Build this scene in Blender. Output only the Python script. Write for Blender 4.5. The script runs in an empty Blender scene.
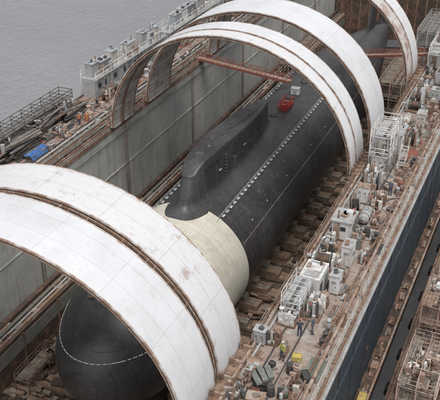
import bpy, math, random
from mathutils import Vector, Matrix, Euler
RN = random.Random(11)
sc = bpy.context.scene
COL = sc.collection
pi = math.pi

# ------------------------------------------------------------------ materials
def lin(nt, a, b): nt.links.new(a, b)
def weath(name, base, alt, scale=0.6, thr=(0.5, 0.62), rough=0.75, metal=0.0, bump=0.0, streak=None,
          sthr=(0.52, 0.72), vary=0.25, fine=9.0, brick=None, bdist=0.02, alt2=None, spec=0.35, a2=(0.54, 0.66), a2s=3.1):
    m = bpy.data.materials.new(name); m.use_nodes = True
    nt = m.node_tree; n = nt.nodes; bs = n['Principled BSDF']
    tc = n.new('ShaderNodeTexCoord'); oi = n.new('ShaderNodeObjectInfo')
    mul = n.new('ShaderNodeMath'); mul.operation = 'MULTIPLY'; mul.inputs[1].default_value = 137.0
    lin(nt, oi.outputs['Random'], mul.inputs[0])
    va = n.new('ShaderNodeVectorMath'); va.operation = 'ADD'
    lin(nt, tc.outputs['Object'], va.inputs[0]); lin(nt, mul.outputs[0], va.inputs[1])
    V = va.outputs[0]
    def noise(sc_, det=5, ro=0.62, vec=None):
        t = n.new('ShaderNodeTexNoise'); t.inputs['Scale'].default_value = sc_
        t.inputs['Detail'].default_value = det; t.inputs['Roughness'].default_value = ro
        lin(nt, vec or V, t.inputs['Vector']); return t.outputs['Fac']
    def ramp(fac, lo, hi):
        r = n.new('ShaderNodeMapRange'); r.inputs[1].default_value = lo; r.inputs[2].default_value = hi
        lin(nt, fac, r.inputs[0]); return r.outputs[0]
    def mix(f, a, b, mode='MIX'):
        x = n.new('ShaderNodeMix'); x.data_type = 'RGBA'; x.blend_type = mode
        if isinstance(f, float): x.inputs[0].default_value = f
        else: lin(nt, f, x.inputs[0])
        for i, c in ((6, a), (7, b)):
            if isinstance(c, tuple): x.inputs[i].default_value = (c[0], c[1], c[2], 1)
            else: lin(nt, c, x.inputs[i])
        return x.outputs[2]
    c = mix(ramp(noise(scale), *thr), base, alt)
    if alt2: c = mix(ramp(noise(scale * a2s, 4), *a2), c, alt2)
    if streak:
        mp = n.new('ShaderNodeMapping'); mp.inputs['Scale'].default_value = (1.6, 1.6, 0.12)
        lin(nt, V, mp.inputs['Vector'])
        c = mix(ramp(noise(1.0, 5, 0.7, mp.outputs[0]), *sthr), c, streak)
    f = noise(fine, 3, 0.7)
    mr = n.new('ShaderNodeMapRange'); mr.inputs[1].default_value = 0.25; mr.inputs[2].default_value = 0.75
    mr.inputs[3].default_value = 1 - vary; mr.inputs[4].default_value = 1 + vary
    lin(nt, f, mr.inputs[0])
    cc = n.new('ShaderNodeCombineColor')
    for i in range(3): lin(nt, mr.outputs[0], cc.inputs[i])
    c = mix(1.0, c, cc.outputs[0], 'MULTIPLY')
    if brick:
        bw, bh, mort, mcol, off, src = brick
        bt = n.new('ShaderNodeTexBrick')
        lin(nt, tc.outputs['UV'], bt.inputs['Vector'])
        bt.offset = off; bt.inputs['Scale'].default_value = 1.0
        bt.inputs['Brick Width'].default_value = bw; bt.inputs['Row Height'].default_value = bh
        bt.inputs['Mortar Size'].default_value = mort; bt.inputs['Mortar Smooth'].default_value = 0.3
        bt.inputs['Color1'].default_value = (1, 1, 1, 1); bt.inputs['Color2'].default_value = (src, src, src, 1)
        bt.inputs['Mortar'].default_value = (mcol, mcol, mcol, 1)
        c = mix(1.0, c, bt.outputs['Color'], 'MULTIPLY')
    lin(nt, c, bs.inputs['Base Color'])
    rr = n.new('ShaderNodeMapRange'); rr.inputs[3].default_value = max(0.05, rough - 0.12); rr.inputs[4].default_value = min(1, rough + 0.15)
    lin(nt, f, rr.inputs[0]); lin(nt, rr.outputs[0], bs.inputs['Roughness'])
    bs.inputs['Metallic'].default_value = metal
    bs.inputs['Specular IOR Level'].default_value = spec
    if bump > 0:
        bp = n.new('ShaderNodeBump'); bp.inputs['Strength'].default_value = bump; bp.inputs['Distance'].default_value = bdist
        lin(nt, f, bp.inputs['Height']); lin(nt, bp.outputs[0], bs.inputs['Normal'])
    return m

RUST = (0.18, 0.11, 0.078); RUSTL = (0.31, 0.215, 0.16); RUSTD = (0.085, 0.06, 0.048)
M = {}
M['archwhite'] = weath('arch_white_paint', (0.72, 0.73, 0.75), (0.61, 0.62, 0.63), 0.3, (0.42, 0.72), 0.5, vary=0.06,
                       brick=(5.2, 1.9, 0.016, 0.66, 0.0, 0.95), streak=(0.54, 0.53, 0.51), sthr=(0.56, 0.85))
M['archspot'] = weath('arch_worn_paint', (0.71, 0.715, 0.725), (0.48, 0.42, 0.38), 0.6, (0.61, 0.72), 0.6, vary=0.08,
                      brick=(5.2, 1.9, 0.018, 0.6, 0.0, 0.93), streak=(0.54, 0.515, 0.49), sthr=(0.54, 0.8))
M['archedge'] = weath('arch_edge_rust_runs', (0.58, 0.55, 0.52), (0.33, 0.225, 0.17), 1.3, (0.40, 0.58), 0.8, vary=0.2)
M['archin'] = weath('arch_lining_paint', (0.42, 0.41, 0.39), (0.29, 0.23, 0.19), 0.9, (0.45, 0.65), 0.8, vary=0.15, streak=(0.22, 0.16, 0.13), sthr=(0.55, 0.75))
M['archrust'] = weath('arch_rusty_paint', (0.66, 0.62, 0.59), (0.42, 0.30, 0.25), 0.45, (0.46, 0.58), 0.75, vary=0.15,
                      brick=(2.6, 0.9, 0.04, 0.5, 0.0, 0.85))
M['rust'] = weath('rusted_steel', RUST, RUSTL, 0.9, (0.45, 0.65), 0.85, alt2=RUSTD)
M['rustd'] = weath('dark_rusted_steel', RUSTD, RUST, 0.7, (0.45, 0.62), 0.85, alt2=(0.05, 0.043, 0.039))
M['rustl'] = weath('light_rusted_steel', RUSTL, (0.38, 0.32, 0.27), 0.8, (0.48, 0.6), 0.85, alt2=RUST)
M['pink'] = weath('faded_red_lead', (0.42, 0.30, 0.24), (0.5, 0.43, 0.37), 0.9, (0.45, 0.6), 0.85, alt2=RUST)
M['deckL'] = weath('deck_left_paint', (0.27, 0.185, 0.15), (0.33, 0.295, 0.27), 0.45, (0.46, 0.62), 0.85, alt2=(0.16, 0.12, 0.10), vary=0.3, bump=.2)
M['deckR'] = weath('deck_right_paint', (0.32, 0.255, 0.21), (0.39, 0.365, 0.34), 0.5, (0.47, 0.6), 0.85, alt2=(0.20, 0.145, 0.115), vary=0.3, bump=.2)
M['floor'] = weath('dock_floor_rust', (0.085, 0.065, 0.052), (0.155, 0.11, 0.08), 0.35, (0.48, 0.62), 0.8, alt2=(0.045, 0.04, 0.037), vary=0.4, fine=4, bump=.3)
M['wallgrey'] = weath('wing_wall_grey', (0.45, 0.455, 0.43), (0.35, 0.355, 0.335), 0.2, (0.42, 0.62), 0.7, vary=0.1,
                      streak=(0.28, 0.25, 0.21), sthr=(0.52, 0.78), alt2=(0.33, 0.285, 0.24), a2=(0.60, 0.74), a2s=4)
M['wallblue'] = weath('wing_wall_blue', (0.040, 0.056, 0.073), (0.056, 0.068, 0.08), 0.3, (0.45, 0.65), 0.55, vary=0.2,
                      streak=(0.085, 0.078, 0.072), sthr=(0.54, 0.75))
M['white'] = weath('white_enamel', (0.68, 0.68, 0.67), (0.53, 0.51, 0.49), 1.4, (0.46, 0.66), 0.6, streak=(0.38, 0.31, 0.26), sthr=(0.55, 0.72), vary=0.1)
M['grey'] = weath('grey_enamel', (0.40, 0.41, 0.41), (0.31, 0.31, 0.30), 1.2, (0.48, 0.66), 0.6, streak=(0.26, 0.20, 0.16), sthr=(0.55, 0.72), vary=0.12)
M['bluegrey'] = weath('blue_grey_enamel', (0.36, 0.39, 0.42), (0.28, 0.295, 0.305), 1.2, (0.48, 0.66), 0.6, streak=(0.24, 0.2, 0.17), sthr=(0.55, 0.72), vary=0.12)
M['cream'] = weath('cream_enamel', (0.57, 0.545, 0.50), (0.45, 0.41, 0.35), 1.2, (0.5, 0.62), 0.65, streak=(0.31, 0.225, 0.17), sthr=(0.55, 0.7), vary=0.1)
M['dark'] = weath('dark_grey_steel', (0.07, 0.07, 0.07), (0.11, 0.098, 0.09), 1.5, (0.5, 0.64), 0.65)
M['black'] = weath('black_rubber', (0.03, 0.03, 0.031), (0.04, 0.038, 0.036), 1.5, (0.5, 0.6), 0.8)
M['green'] = weath('green_grey_paint', (0.17, 0.19, 0.17), (0.22, 0.22, 0.2), 0.9, (0.48, 0.6), 0.7, alt2=(0.16, 0.115, 0.09))
M['timber'] = weath('weathered_timber', (0.27, 0.235, 0.195), (0.17, 0.14, 0.115), 2.2, (0.45, 0.6), 0.9, vary=0.3)
M['timbero'] = weath('orange_timber', (0.30, 0.21, 0.145), (0.20, 0.14, 0.10), 1.8, (0.45, 0.6), 0.9, vary=0.3, alt2=(0.12, 0.09, 0.07))
M['timberg'] = weath('grey_timber', (0.23, 0.218, 0.205), (0.13, 0.122, 0.113), 2.2, (0.45, 0.6), 0.9, vary=0.3)
M['red'] = weath('red_paint', (0.42, 0.06, 0.045), (0.3, 0.06, 0.045), 1.5, (0.5, 0.6), 0.6, vary=0.15)
M['redb'] = weath('red_brown_paint', (0.28, 0.10, 0.075), (0.2, 0.085, 0.065), 1.3, (0.5, 0.6), 0.7, vary=0.2)
M['yellow'] = weath('yellow_paint', (0.52, 0.42, 0.13), (0.40, 0.3, 0.12), 1.5, (0.5, 0.6), 0.7, vary=0.15)
M['blue'] = weath('blue_tarpaulin', (0.05, 0.13, 0.34), (0.08, 0.18, 0.40), 1.5, (0.45, 0.6), 0.6, vary=0.15)
M['hull'] = weath('hull_rubber_coating', (0.042, 0.0395, 0.040), (0.070, 0.066, 0.067), 0.16, (0.38, 0.68), 0.38, vary=0.3, bump=0.12, fine=2.5,
                  alt2=(0.088, 0.081, 0.077), a2=(0.56, 0.78), a2s=4.5, brick=(0.95, 0.95, 0.03, 0.58, 0.0, 0.8), spec=0.6)
M['sail'] = weath('sail_coating', (0.044, 0.042, 0.042), (0.070, 0.067, 0.067), 0.35, (0.42, 0.66), 0.42, vary=0.3, bump=0.15, fine=4,
                  streak=(0.092, 0.087, 0.084), sthr=(0.54, 0.8), spec=0.6)
M['tiles'] = weath('hull_primer_tiles', (0.62, 0.59, 0.50), (0.53, 0.50, 0.42), 0.5, (0.42, 0.66), 0.75, vary=0.08,
                   brick=(1.25, 0.8, 0.018, 0.70, 0.0, 0.93), alt2=(0.66, 0.635, 0.565))
M['mark'] = weath('white_marking', (0.66, 0.66, 0.64), (0.46, 0.46, 0.44), 3, (0.48, 0.6), 0.6, vary=0.1)
M['glass'] = weath('dark_glass', (0.03, 0.04, 0.045), (0.04, 0.05, 0.055), 1, (0.4, 0.6), 0.12, spec=0.8, vary=0.05)
M['skin'] = weath('skin', (0.5, 0.3, 0.22), (0.46, 0.27, 0.2), 3, (0.4, 0.6), 0.6, vary=0.05)
M['hair'] = weath('hair', (0.05, 0.03, 0.02), (0.07, 0.045, 0.03), 30, (0.4, 0.6), 0.8)
M['hivis'] = weath('hivis_fabric', (0.42, 0.46, 0.12), (0.36, 0.4, 0.12), 3, (0.4, 0.6), 0.85, vary=0.1)
M['orange'] = weath('orange_fabric', (0.44, 0.18, 0.09), (0.35, 0.15, 0.08), 3, (0.4, 0.6), 0.85, vary=0.1)
M['navy'] = weath('navy_fabric', (0.05, 0.06, 0.09), (0.06, 0.07, 0.1), 3, (0.4, 0.6), 0.9, vary=0.1)
M['jean'] = weath('grey_blue_fabric', (0.13, 0.145, 0.175), (0.1, 0.11, 0.14), 3, (0.4, 0.6), 0.9, vary=0.1)
M['boot'] = weath('boot_leather', (0.02, 0.017, 0.014), (0.03, 0.025, 0.02), 3, (0.4, 0.6), 0.7)

m = bpy.data.materials.new('harbour_water'); m.use_nodes = True; M['water'] = m
nt = m.node_tree; n = nt.nodes; bs = n['Principled BSDF']
tc = n.new('ShaderNodeTexCoord')
mp = n.new('ShaderNodeMapping'); mp.inputs['Rotation'].default_value = (0, 0, 0.5); mp.inputs['Scale'].default_value = (1, 0.5, 1)
lin(nt, tc.outputs['Object'], mp.inputs['Vector'])
n1 = n.new('ShaderNodeTexNoise'); n1.inputs['Scale'].default_value = 0.75; n1.inputs['Detail'].default_value = 7; n1.inputs['Roughness'].default_value = 0.68
lin(nt, mp.outputs[0], n1.inputs['Vector'])
n2 = n.new('ShaderNodeTexNoise'); n2.inputs['Scale'].default_value = 0.02; n2.inputs['Detail'].default_value = 6
lin(nt, tc.outputs['Object'], n2.inputs['Vector'])
cr = n.new('ShaderNodeValToRGB'); cr.color_ramp.elements[0].position = 0.3; cr.color_ramp.elements[1].position = 0.7
cr.color_ramp.elements[0].color = (0.385, 0.385, 0.405, 1); cr.color_ramp.elements[1].color = (0.48, 0.48, 0.50, 1)
lin(nt, n2.outputs['Fac'], cr.inputs[0]); lin(nt, cr.outputs[0], bs.inputs['Base Color'])
bs.inputs['Roughness'].default_value = 0.12; bs.inputs['IOR'].default_value = 1.33
bp = n.new('ShaderNodeBump'); bp.inputs['Strength'].default_value = 1.0; bp.inputs['Distance'].default_value = 1.5
lin(nt, n1.outputs['Fac'], bp.inputs['Height']); lin(nt, bp.outputs[0], bs.inputs['Normal'])

# ------------------------------------------------------------------ builder
class B:
    def __init__(s): s.v = []; s.f = []; s.mi = []; s.sm = []; s.mats = []; s.uv = {}
    def k(s, mat):
        mat = M[mat]
        if mat not in s.mats: s.mats.append(mat)
        return s.mats.index(mat)
    def face(s, idx, k, sm=False, uv=None):
        if uv: s.uv[len(s.f)] = uv
        s.f.append(idx); s.mi.append(k); s.sm.append(sm)
    def box(s, c, d, mat, rx=0, ry=0, rz=0):
        k = s.k(mat); b = len(s.v); E = Euler((rx, ry, rz)).to_matrix(); c = Vector(c)
        for z in (-.5, .5):
            for y in (-.5, .5):
                for x in (-.5, .5):
                    s.v.append(c + E @ Vector((x * d[0], y * d[1], z * d[2])))
        for q in ((0, 2, 3, 1), (4, 5, 7, 6), (0, 1, 5, 4), (2, 6, 7, 3), (0, 4, 6, 2), (1, 3, 7, 5)):
            s.face([b + i for i in q], k)
    def beam(s, p, q, w, h, mat):
        p = Vector(p); q = Vector(q); d = q - p; L = d.length
        rot = d.to_track_quat('Y', 'Z').to_matrix(); c = (p + q) / 2; k = s.k(mat); b = len(s.v)
        for z in (-.5, .5):
            for y in (-.5, .5):
                for x in (-.5, .5):
                    s.v.append(c + rot @ Vector((x * w, y * L, z * h)))
        for qq in ((0, 2, 3, 1), (4, 5, 7, 6), (0, 1, 5, 4), (2, 6, 7, 3), (0, 4, 6, 2), (1, 3, 7, 5)):
            s.face([b + i for i in qq], k)
    def cyl(s, p, q, r, mat, n=10, r2=None, cap=True):
        p = Vector(p); q = Vector(q); r2 = r if r2 is None else r2
        rot = (q - p).to_track_quat('Z', 'Y').to_matrix(); k = s.k(mat); b = len(s.v)
        for (c, rad) in ((p, r), (q, r2)):
            for i in range(n):
                a = 2 * pi * i / n; s.v.append(c + rot @ Vector((rad * math.cos(a), rad * math.sin(a), 0)))
        for i in range(n):
            j = (i + 1) % n; s.face([b + i, b + j, b + n + j, b + n + i], k, True)
        if cap:
            s.face([b + i for i in range(n)][::-1], k); s.face([b + n + i for i in range(n)], k)
    def lathe(s, c, prof, mat, n=16, axis='Z'):
        k = s.k(mat); b = len(s.v); c = Vector(c)
        for (r, h) in prof:
            for i in range(n):
                a = 2 * pi * i / n; x, y = r * math.cos(a), r * math.sin(a)
                s.v.append(c + (Vector((x, y, h)) if axis == 'Z' else Vector((x, h, y)) if axis == 'Y' else Vector((h, x, y))))
        for j in range(len(prof) - 1):
            for i in range(n):
                i2 = (i + 1) % n
                q = [b + j * n + i, b + j * n + i2, b + (j + 1) * n + i2, b + (j + 1) * n + i]
                s.face(q if axis != 'Y' else q[::-1], k, True)
        s.face([b + i for i in range(n)][::-1], k); s.face([b + (len(prof) - 1) * n + i for i in range(n)], k)
    def path(s, pts, r, mat, n=6):
        for a, c in zip(pts[:-1], pts[1:]): s.cyl(a, c, r, mat, n)
    def grid(s, rows, mat, closed=False, sm=True, uv=None):
        k = s.k(mat); b = len(s.v); w = len(rows[0])
        for r in rows:
            for p in r: s.v.append(Vector(p))
        for j in range(len(rows) - 1):
            for i in range(w if closed else w - 1):
                i2 = (i + 1) % w
                s.face([b + j * w + i, b + j * w + i2, b + (j + 1) * w + i2, b + (j + 1) * w + i], k, sm,
                       [uv(j, i), uv(j, i + 1), uv(j + 1, i + 1), uv(j + 1, i)] if uv else None)
    def done(s, name, loc=(0, 0, 0), rz=0, parent=None, bevel=0):
        me = bpy.data.meshes.new(name); me.from_pydata([tuple(v) for v in s.v], [], s.f)
        for mt in s.mats: me.materials.append(mt)
        me.polygons.foreach_set('material_index', s.mi); me.polygons.foreach_set('use_smooth', s.sm)
        if s.uv:
            ul = me.uv_layers.new(name='UVMap')
            for fi, us in s.uv.items():
                for li, u in zip(me.polygons[fi].loop_indices, us): ul.data[li].uv = u
        me.update()
        o = bpy.data.objects.new(name, me); COL.objects.link(o); o.location = loc; o.rotation_euler = (0, 0, rz)
        if parent: o.parent = parent; o.matrix_parent_inverse = Matrix.Translation(-Vector(parent.location))
        if bevel:
            md = o.modifiers.new('bevel', 'BEVEL'); md.width = bevel; md.segments = 2; md.limit_method = 'ANGLE'; md.angle_limit = math.radians(50)
        return o
def empty(name, loc=(0, 0, 0)):
    e = bpy.data.objects.new(name, None); COL.objects.link(e); e.location = loc; e.empty_display_size = 0.5; return e

WT = 17.5
XR0, XR1 = 14.9, 21.7
XL0, XL1 = -14.8, -23.0
Y0, Y1 = 5.0, 205.0

b = B(); k = b.k('water')
b.v += [Vector((-2500, -1500, -1)), Vector((2500, -1500, -1)), Vector((2500, 3500, -1)), Vector((-2500, 3500, -1))]
b.face([0, 1, 2, 3], k); b.done('water')

# ------------------------------------------------------------------ floating dock
dock = empty('floating_dock', (0, 100, 0))
ym = (Y0 + Y1) / 2; yl = Y1 - Y0
b = B(); b.box((-0.6, ym, -1.5), (44.4, yl, 3.0), 'floor')
y = 8
while y < 200:
    b.box((0, y, 0.06), (24, 0.25, 0.12), 'rustd'); y += 3.0
for x in (-10, -5, 5, 10): b.box((x, ym, 0.09), (0.2, yl - 3, 0.18), 'rustd')
b.done('dock_floor', parent=dock)
b = B()
b.box(((XL0 + XL1) / 2, ym, WT / 2), (XL0 - XL1, yl, WT), 'wallgrey')
b.box(((XL0 + XL1) / 2, ym, WT + 0.05), (XL0 - XL1 + 0.1, yl, 0.1), 'deckL')
b.box((XL0 + 1.25, ym, 2.55), (2.5, yl - 0.2, 5.1), 'rustd')
b.box((XL0 + 2.53, ym, 3.8), (0.07, yl - 0.3, 1.6), 'green')
b.box((XL0 + 1.25, ym, 5.14), (2.54, yl - 0.3, 0.08), 'rust')
b.box((XL0 + 2.35, ym, 5.38), (0.22, yl - 1, 0.4), 'rustl')
b.cyl((XL0 + 0.5, 8, 5.6), (XL0 + 0.5, 200, 5.6), 0.28, 'rustd', 10)
b.cyl((XL0 + 1.2, 8, 5.42), (XL0 + 1.2, 200, 5.42), 0.16, 'green', 8)
b.cyl((XL0 + 1.7, 8, 5.38), (XL0 + 1.7, 200, 5.38), 0.11, 'grey', 8)
b.box((XL0 + 0.06, ym, WT - 0.45), (0.12, yl - 0.4, 0.5), 'rust')
b.box((XL0 + 0.05, ym, WT - 6.2), (0.1, yl - 0.4, 0.14), 'wallgrey')
b.cyl((XL0 + 0.22, 8, WT - 1.5), (XL0 + 0.22, 200, WT - 1.5), 0.09, 'green', 6)
y = 7.0
while y < 200:
    b.box((XL0 + 0.03, y, 11.2), (0.06, 0.07, 11.3), 'wallgrey')
    if int(y) % 2 == 0:
        b.box((XL0 + 2.6, y, 2.6), (.1, 0.2, 4.6), 'rust')
    y += 3.1
y = 20
while y < 200:
    for dx in (-.25, .25): b.cyl((XL0 + 0.2, y + dx, 5.2), (XL0 + 0.2, y + dx, WT + 0.9), 0.035, 'rust', 5)
    z = 5.5
    while z < WT: b.cyl((XL0 + 0.2, y - .25, z), (XL0 + 0.2, y + .25, z), 0.025, 'rust', 4, cap=False); z += 0.4
    y += 19
b.done('wing_wall_far', parent=dock)
b = B()
for i in range(150):
    y = RN.uniform(30, 160); t = RN.uniform(.1, .4)
    b.box((XL0 + RN.uniform(.9, 2.2), y, 5.18 + t / 2), (RN.uniform(.2, .6), RN.uniform(.4, 2.4), t), RN.choice(['rust', 'rustl', 'timber', 'rustd', 'timberg', 'rust']), rz=RN.uniform(-.15, .15))
b.done('ledge_scrap')
b = B()
b.box(((XR0 + XR1) / 2, ym, WT / 2), (XR1 - XR0, yl, WT), 'wallblue')
b.box((XR0 - 0.03, ym, 9), (0.06, yl - 0.4, 16), 'wallgrey')
b.box(((XR0 + XR1) / 2, ym, WT + 0.05), (XR1 - XR0 + 0.1, yl, 0.1), 'deckR')
b.box((XR0 - 0.05, ym, WT - 0.4), (0.16, yl - 0.2, 0.6), 'rust')
b.box((XR1 + 0.12, ym, WT - 0.25), (0.24, yl - 0.2, 0.22), 'grey')
b.box((XR1 + 0.08, ym, WT - 3.4), (0.16, yl - 0.2, 0.12), 'wallblue')
b.box((XR1 + 0.6, ym, 6.9), (1.2, yl - 0.5, 0.3), 'rustd')
b.box((XR1 + 1.1, ym, 7.15), (0.2, yl - 1, 0.2), 'rustl')
y = 8
while y < 200:
    b.box((XR1 + 0.04, y, 12), (0.08, 0.06, 9.8), 'wallblue')
    b.beam((XR1 + 0.05, y, 4.4), (XR1 + 1.1, y, 6.7), 0.15, 0.2, 'rustd')
    if RN.random() < .4: b.box((XR1 + .05, y + 1.5, RN.uniform(10, 15)), (.1, .5, .5), 'rustd')
    y += 4.2
b.done('wing_wall_near', parent=dock)
b = B()
b.box((0, 176, 6), (29, 16, 12), 'rustd'); b.box((0, 176, 12.05), (29, 16.1, .1), 'rustl')
for x in range(-13, 14, 2): b.box((x, 167.96, 6), (.3, .1, 11.5), 'rust')
b.done('end_caisson', parent=dock)

def pipe_run(name, x, y0, y1, z, r, mat, step=4.0):
    b = B(); b.cyl((x, y0, z), (x, y1, z), r, mat, 8)
    y = y0 + 1
    while y < y1:
        b.box((x, y, (z + WT + 0.1) / 2), (r * 2.4, 0.12, z - WT - 0.1), 'rustd')
        if RN.random() < .4: b.cyl((x, y + .9, z), (x, y + 1.05, z), r * 1.5, 'rust', 8)
        y += step
    b.done(name)
for x, z, r, mt in ((XL0 - 0.5, .32, .13, 'green'), (XL0 - 0.95, .3, .1, 'rust'), (XL0 - 1.4, .36, .16, 'green'), (XL0 - 2.2, .3, .1, 'grey'),
                    (XR0 + 0.55, .32, .13, 'rustl'), (XR0 + 0.95, .28, .09, 'grey'), (XR1 - 1.0, .33, .15, 'rustl'), (XR1 - 1.45, .28, .09, 'rust')):
    pipe_run('pipe_run', x, 12, 198, WT + .1 + z, r, mt)
def kerb(x):
    b = B(); b.box((x, ym, WT + .2), (.16, yl - 1, .22), 'rust'); b.done('deck_kerb')
for x in (XL0 - .12, XL1 + .12, XR0 + .12, XR1 - .12): kerb(x)
b = B()
for x in (XL0 - 2.9, XL0 - 4.4, XR0 + 2.0, XR0 + 3.4): b.box((x, ym, WT + .17), (.09, yl - 4, .14), 'dark')
b.done('crane_rails')
b = B()
for i in range(300):
    left = RN.random() < .5
    x = RN.uniform(XL1 + .9, XL0 - 1) if left else RN.uniform(XR0 + .9, XR1 - .9)
    y = RN.uniform(25, 150)
    b.box((x, y, WT + .104 + i * 0.0002), (RN.uniform(.4, 1.4), RN.uniform(.4, 2.6), .03), RN.choice(['deckL', 'deckR', 'rust', 'grey', 'rustl', 'green', 'rustd', 'dark', 'redb']), rz=RN.choice((0, 0, 0, .2)))
b.done('deck_plates')

def railing(name, pts, h=1.1, step=1.7, r=0.032, mat='grey', base=WT + .1, mid=2, gaps=0.0):
    b = B()
    for p, q in zip(pts[:-1], pts[1:]):
        p = Vector((p[0], p[1], base)); q = Vector((q[0], q[1], base)); L = (q - p).length; n_ = max(1, int(L / step))
        for i in range(n_ + 1):
            c = p.lerp(q, i / n_); tl = Vector((RN.uniform(-.05, .05), RN.uniform(-.05, .05), 0))
            b.cyl(c, c + Vector((0, 0, h)) + tl, r * 1.15, mat, 5)
            if i < n_:
                if RN.random() < gaps: continue
                d = p.lerp(q, (i + 1) / n_)
                for j in range(mid + 1):
                    zz = h * (j + 1) / (mid + 1) + RN.uniform(-.02, .02)
                    b.cyl(c + Vector((0, 0, zz)), d + Vector((0, 0, zz)), r, mat, 4, cap=False)
    b.done(name)
railing('guard_railing', [(XL1 + .3, 20), (XL1 + .3, 198)], mat='grey', gaps=.05)
railing('guard_railing', [(XL0 - .3, 44.5), (XL0 - .3, 72)], mat='rust', gaps=.1)
railing('guard_railing', [(XL0 - .3, 79.5), (XL0 - .3, 98)], mat='rust', gaps=.1)
railing('guard_railing', [(XL0 - .3, 102), (XL0 - .3, 190)], mat='grey', gaps=.1)
railing('guard_railing', [(XR1 - .3, 12), (XR1 - .3, 198)], mat='cream', gaps=.06)
railing('guard_railing', [(XR0 + .3, 44), (XR0 + .3, 72)], mat='rustl', gaps=.1)
railing('guard_railing', [(XR0 + .3, 90), (XR0 + .3, 101)], mat='rustl')
railing('guard_railing', [(XR0 + .3, 108), (XR0 + .3, 190)], mat='rustl')

# ------------------------------------------------------------------ roof arches
RX, RZ = 14.5, 13.5
def arc(th, off, y):
    return ((RX + off) * math.cos(th), y, WT + (RZ + off) * math.sin(th) + .1)
NA = 96
def sweep(b, y0, y1, ro, ri, mat, t0=0.0, t1=pi, edge=None, uvoff=0):
    th = [t0 + (t1 - t0) * i / NA for i in range(NA + 1)]
    L = 14.0
    for (off, flip) in ((ro, 0), (ri, 1)):
        rows = [[arc(t, off, y0), arc(t, off, y1)] for t in th]
        if flip: rows = [r[::-1] for r in rows]
        b.grid(rows, mat if not flip else (edge or mat), uv=lambda j, i: (th[j] * L + uvoff, (y1 - y0) * i))
    for yy, fl in ((y0, 1), (y1, 0)):
        rows = [[arc(t, ro, yy), arc(t, ri, yy)] for t in th]
        if fl: rows = [r[::-1] for r in rows]
        b.grid(rows, edge or mat, sm=False)
    for t in (t0, t1):
        kk = len(b.v); b.v += [Vector(arc(t, ro, y0)), Vector(arc(t, ri, y0)), Vector(arc(t, ri, y1)), Vector(arc(t, ro, y1))]
        b.face([kk, kk + 1, kk + 2, kk + 3], b.k(edge or mat))
def roof_arch(bands, channels, yfoot, rz=13.5):
    global RZ
    RZ = rz
    e = empty('roof_arch', (0, yfoot, WT))
    for (y0, y1, mt) in bands:
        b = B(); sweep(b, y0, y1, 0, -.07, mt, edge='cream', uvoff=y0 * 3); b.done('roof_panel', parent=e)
        b = B()
        sweep(b, y0 - .012, y0 + .12, .014, -.1, 'archedge'); sweep(b, y1 - .12, y1 + .012, .014, -.1, 'archedge')
        b.done('edge_trim', parent=e)
        b = B()
        for yy in (y0 + .12, y1 - .12):
            sweep(b, yy - .06, yy + .06, -.103, -.28, 'rust')
            sweep(b, yy - .11, yy + .11, -.28, -.33, 'rustl')
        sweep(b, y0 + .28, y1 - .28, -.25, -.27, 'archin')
        nr = 34
        for i in range(nr + 1):
            t = pi * i / nr
            b.beam(Vector(arc(t, -.30, y0 + .27)), Vector(arc(t, -.30, y1 - .27)), .07, .06, 'rustl' if i % 2 else 'cream')
        b.done('rib_frame', parent=e)
    for (y0, y1) in channels:
        b = B(); sweep(b, y0, y1, -.28, -.36, 'rust')
        for f in ((.22, .5, .78) if y1 - y0 > .6 else (.5,)):
            yy = y0 + (y1 - y0) * f; sweep(b, yy - .04, yy + .04, -.14, -.277, 'rustl' if f != .5 else 'rustd')
        for i in range(60):
            t = pi * (i + .5) / 60; b.beam(arc(t, -.2, y0 + .02), arc(t, -.2, y1 - .02), .09, .12, RN.choice(['rustl', 'rustd', 'rust']))
        b.done('channel_girder', parent=e)
    ya = min(x[0] for x in bands); yb = max(x[1] for x in bands)
    b = B()
    for sx in (-1, 1):
        b.box((sx * 15.35, (ya + yb) / 2, WT + .22), (1.5, yb - ya, .24), 'rust')
        n_ = 6
        for i in range(n_):
            yy = ya + .4 + (yb - ya - .8) * i / (n_ - 1)
            b.box((sx * 15.1, yy, WT + .5), (.9, .18, .4), 'rustl'); b.box((sx * 14.75, yy, WT + .6), (.22, .4, .55), 'rust')
    b.done('foot_shoes', parent=e)
roof_arch([(33.8, 38.8, 'archwhite'), (39.5, 43.6, 'archspot')], [(38.82, 39.48)], 38.6, 12.2)
roof_arch([(73.6, 75.7, 'archspot'), (76.0, 78.8, 'archwhite')], [(75.72, 75.98)], 75, 13.1)
roof_arch([(82.2, 88.4, 'archwhite')], [], 86, 13.3)
roof_arch([(101.0, 103.9, 'archrust'), (104.3, 107.6, 'archspot')], [(103.92, 104.28)], 104, 13.5)

# ------------------------------------------------------------------ submarine
SC, SR, YB = 8.6, 6.8, 42.4
sub = empty('submarine', (0, 90, SC))
def hullr(y):
    s = y - YB
    if s <= 0: return 0.0
    if s < 14: return SR * max(0.0, 1 - ((14 - s) / 14) ** 2.3) ** 0.5
    if y > 106:
        u = min(1, (y - 106) / 48); return SR * (1 - 0.93 * u ** 1.7)
    return SR
ys = [YB + 14 * (i / 26) ** 2 for i in range(27)] + [YB + 14 + 1.2 * i for i in range(1, 42)]
ys += [ys[-1] + 1.5 * i for i in range(1, 33)]
ys = [y for y in ys if y < 153]
NS = 96
def hp(a, y, off=0):
    r = hullr(y) + off; return (r * math.cos(a), y, SC + r * math.sin(a))
b = B()
b.grid([[hp(-2 * pi * i / NS, y) if hullr(y) > 0 else (0.0005 * math.cos(-2 * pi * i / NS), y, SC + .0005 * math.sin(-2 * pi * i / NS)) for i in range(NS)] for y in ys][::-1], 'hull', closed=True,
       uv=lambda j, i: (2 * pi * i / NS * SR, ys[::-1][min(j, len(ys) - 1)]))
b.done('hull', parent=sub)
b = B()
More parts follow.
